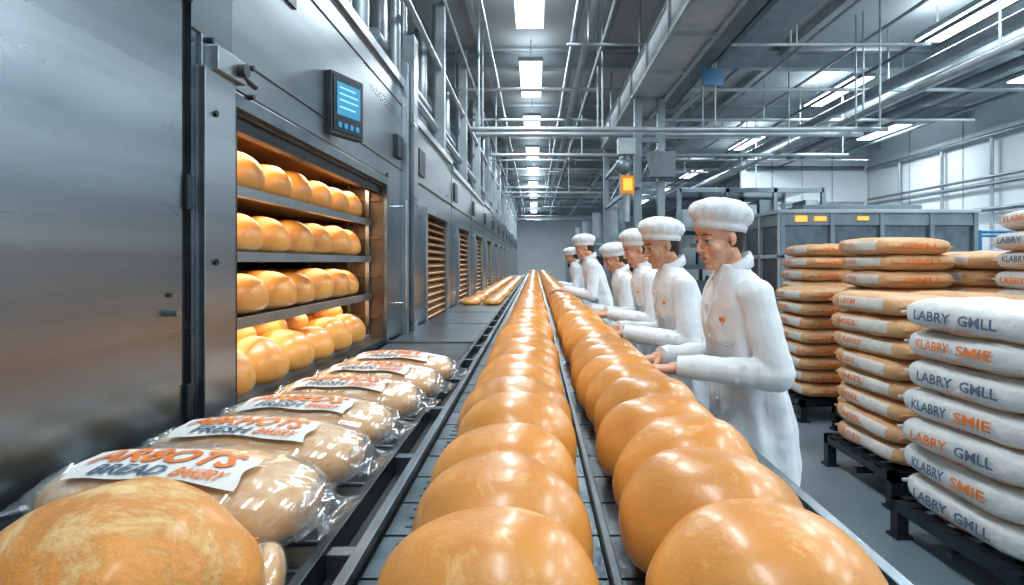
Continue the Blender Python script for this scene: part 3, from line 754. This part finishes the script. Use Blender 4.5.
def coat_mesh(lean,elb,wri):
    mb=MB([]); R=[]; n=64
    prof=[(.60,-.0,.145,.215),(.62,0,.157,.225),(.75,0,.152,.214),(.90,-.005,.140,.198),(1.0,0,.128,.184),(1.09,.005,.117,.172),(1.18,.012,.119,.176),(1.27,.02,.122,.186),(1.34,.024,.116,.194),(1.395,.025,.102,.188),(1.428,.028,.084,.165),(1.452,.030,.070,.120),(1.472,.033,.060,.082),(1.495,.038,.055,.062)]
    for z,f,d,w in prof:
        lf=max(0,z-.9)*lean; ring=[]
        for i in range(n):
            t=2*math.pi*i/n; fold=1+(.028*math.sin(t*8+z*5)+.022*math.sin(t*5-z*8)+.010*math.sin(t*13+z*12))*(1 if z<1.3 else .4)*(1.6 if z<.95 else .8)
            ring.append(fs(f+lf+d*fold*spw(math.cos(t),.9),w*fold*spw(math.sin(t),.85),z))
        R.append(ring)
    mb.rings([r[::-1] for r in R],'x')
    rr=random.Random(5)
    for s in (-1,1):
        sh=fs(.025+.49*lean,s*.168,1.385); e=fs(elb[0],s*elb[1],elb[2]); w=fs(wri[0],s*wri[1],wri[2])
        for (p,q,r1,r2,amp) in ((sh,e,.064,.056,.0018),(e,w,.056,.044,.0022)):
            for k in range(8):
                t0,t1=k/8,(k+1)/8
                mb.cap(p.lerp(q,t0),p.lerp(q,t1),r1+(r2-r1)*t0+amp*math.sin(k*1.9+s),r1+(r2-r1)*t1+amp*math.sin((k+1)*1.9+s))
        # crease ridges gathering around the elbow
        for tgt,sgn in ((sh,1),(w,-1)):
            ax=(tgt-e).normalized()
            for k in range(3):
                c=e+ax*(.045+.045*k); sd=Vector((0,-s,0)); up=ax.cross(sd).normalized()
                a_=c+sd*.046+up*.030+ax*.012*sgn; b_=c+sd*.046-up*.030-ax*.016*sgn
                mb.cap(a_,b_,.0085,.006)
    return finish_blob(mb,'coat',.0068,2,disp=.012,dscale=.09,mat='coat')
def legs_mesh():
    mb=MB([])
    for s in (-1,1): mb.chain([fs(0,s*.095,.90),fs(.01,s*.10,.50),fs(-.015,s*.105,.09)],[.095,.072,.055])
    return finish_blob(mb,'trousers',.012,2,disp=.015,dscale=.1,mat='coat')
def shoes_mesh():
    mb=MB([])
    for s in (-1,1): mb.ell(fs(.045,s*.105,.045),(.135,.048,.045)); mb.ell(fs(-.03,s*.105,.06),(.06,.045,.055)); mb.box(-.17,.09,-s*.105-.045,-s*.105+.045,0,.02,'x')
    return finish_blob(mb,'shoes',.008,2,mat='shoe')
def trim_mesh(lean):
    mb=MB([]); n=32; cx=.036+.56*lean
    R=[]
    for rr_,z in ((.060,1.462),(.074,1.459),(.072,1.487),(.062,1.510),(.056,1.508)):
        R.append([fs(cx-.004+rr_*1.02*math.cos(2*math.pi*i/n),rr_*1.05*math.sin(2*math.pi*i/n),z-.035*math.cos(2*math.pi*i/n)) for i in range(n)][::-1])
    mb.rings(R+[R[0]],'cap')
    return mb
HM={'skin':head_mesh('skin'),'skin2':head_mesh('skin2',1.08)}
DET=detail_mesh(); HAIR=hair_mesh(); CAP=cap_mesh(); LEG=legs_mesh(); SHOE=shoes_mesh()
HAND={(s,k):hand_mesh(s,k) for s in (-1,1) for k in ('skin','skin2')}
VAR={'a':(.06,(.01,.250,1.115),(.275,.135,1.125)),'b':(.13,(.08,.245,1.10),(.335,.125,1.135)),'c':(.24,(.16,.235,1.08),(.40,.12,1.135))}
COATM={k:coat_mesh(*v) for k,v in VAR.items()}
def put(me,name,par,loc=(0,0,0),rot=None,mat=None):
    o=bpy.data.objects.new(name,me); COL.objects.link(o); o.parent=par
    if mat is not None: o.matrix_local=mat
    else:
        o.location=loc
        if rot: o.rotation_euler=rot
    return o
def surf_f(me_obj,s,z):
    ok,loc,nn,_=me_obj.ray_cast(Vector((-.8,-s,z)),Vector((1,0,0)))
    return (loc if ok else Vector((-.2,-s,z)))
def worker(x,y,sc,var,skin,pitch,yaw,body=0):
    lean,elb,wri=VAR[var]
    p=empty('factory_worker',(x,y,0)); p.scale=(sc,sc,sc); p.rotation_euler=(0,0,body)
    c=put(COATM[var],'lab_coat',p); put(LEG,'trousers',p); put(SHOE,'shoes',p)
    tm=trim_mesh(lean)
    bpy.context.view_layer.update()
    for z in (1.34,1.22,1.10,.98,.86,.74):
        l=surf_f(c,0.0,z); tm.cyl(l+Vector((.004,0,0)),l+Vector((-.005,0,0)),.008,'button',12)
    for s in (-1,1):
        P=[(.012,1.445),(.055,1.452),(.062,1.36),(.008,1.27)]
        fr=[surf_f(c,s*a_,b_)+Vector((-.008,0,0)) for a_,b_ in P]; bk=[q+Vector((.012,0,0)) for q in fr]
        tm.add(fr+bk,[(0,1,2,3),(7,6,5,4),(0,4,5,1),(1,5,6,2),(2,6,7,3),(3,7,4,0)],'cap')
    l=surf_f(c,.095,1.27)
    tm.box(l.x-.004,l.x+.03,l.y-.020,l.y+.020,1.285,1.300,'print_o'); tm.box(l.x-.003,l.x+.03,l.y-.05,l.y+.05,1.20,1.205,'beam')
    tm.obj('collar_and_buttons',p)
    hc=fs(.088+.64*lean*.95,0,1.597-.05*lean)
    for me,nm in ((HM[skin],'head'),(DET,'face'),(HAIR,'hair'),(CAP,'cap')): put(me,nm,p,hc,(0,-pitch,yaw))
    for s in (-1,1):
        w=fs(wri[0],s*wri[1],wri[2]); e=fs(elb[0],s*elb[1],elb[2])
        xd=(w-e).normalized(); xd=(xd+Vector((-.4,0,-.16))).normalized(); zd=(Vector((0,0,1))-xd*xd.z).normalized(); yd=zd.cross(xd)
        Mx=Matrix((( xd.x,yd.x,zd.x,0),(xd.y,yd.y,zd.y,0),(xd.z,yd.z,zd.z,0),(0,0,0,1))); Mx.translation=w+xd*.050
        put(HAND[(1 if s<0 else -1, skin)],'hand_left' if s>0 else 'hand_right',p,mat=Mx)
    cm=MB([])
    for s in (-1,1):
        w=fs(wri[0],s*wri[1],wri[2]); e=fs(elb[0],s*elb[1],elb[2]); d=(w-e).normalized(); cm.cyl(w+d*.005,w+d*.045,.042,'cap',20,r2=.038)
    cm.obj('cuffs',p)
    return p
worker(.795,2.22,.965,'a','skin',.22,.32,.06)
worker(.805,3.10,.965,'b','skin2',.28,.25,.04)
worker(.86,4.15,.965,'b','skin',.34,.12)
worker(.88,5.05,.93,'c','skin2',.42,.20)
worker(.76,6.5,1.01,'c','skin',.36,.15)
worker(.80,9.6,.97,'c','skin2',.42,.1)

# ------------------------------------------------------------------ world + camera
w=bpy.data.worlds.new('hall_ambient'); scene.world=w; w.use_nodes=True
w.node_tree.nodes['Background'].inputs[0].default_value=(.55,.68,.78,1); w.node_tree.nodes['Background'].inputs[1].default_value=.3
cam=bpy.data.cameras.new('camera'); co=bpy.data.objects.new('camera',cam); COL.objects.link(co)
cam.sensor_width=36; cam.lens=36*F/1024; cam.shift_x=-23/1024; cam.shift_y=-30.5/1024
cam.clip_start=.02; cam.clip_end=200
co.location=(0,0,HC); co.rotation_euler=(math.radians(90),0,0)
scene.camera=co
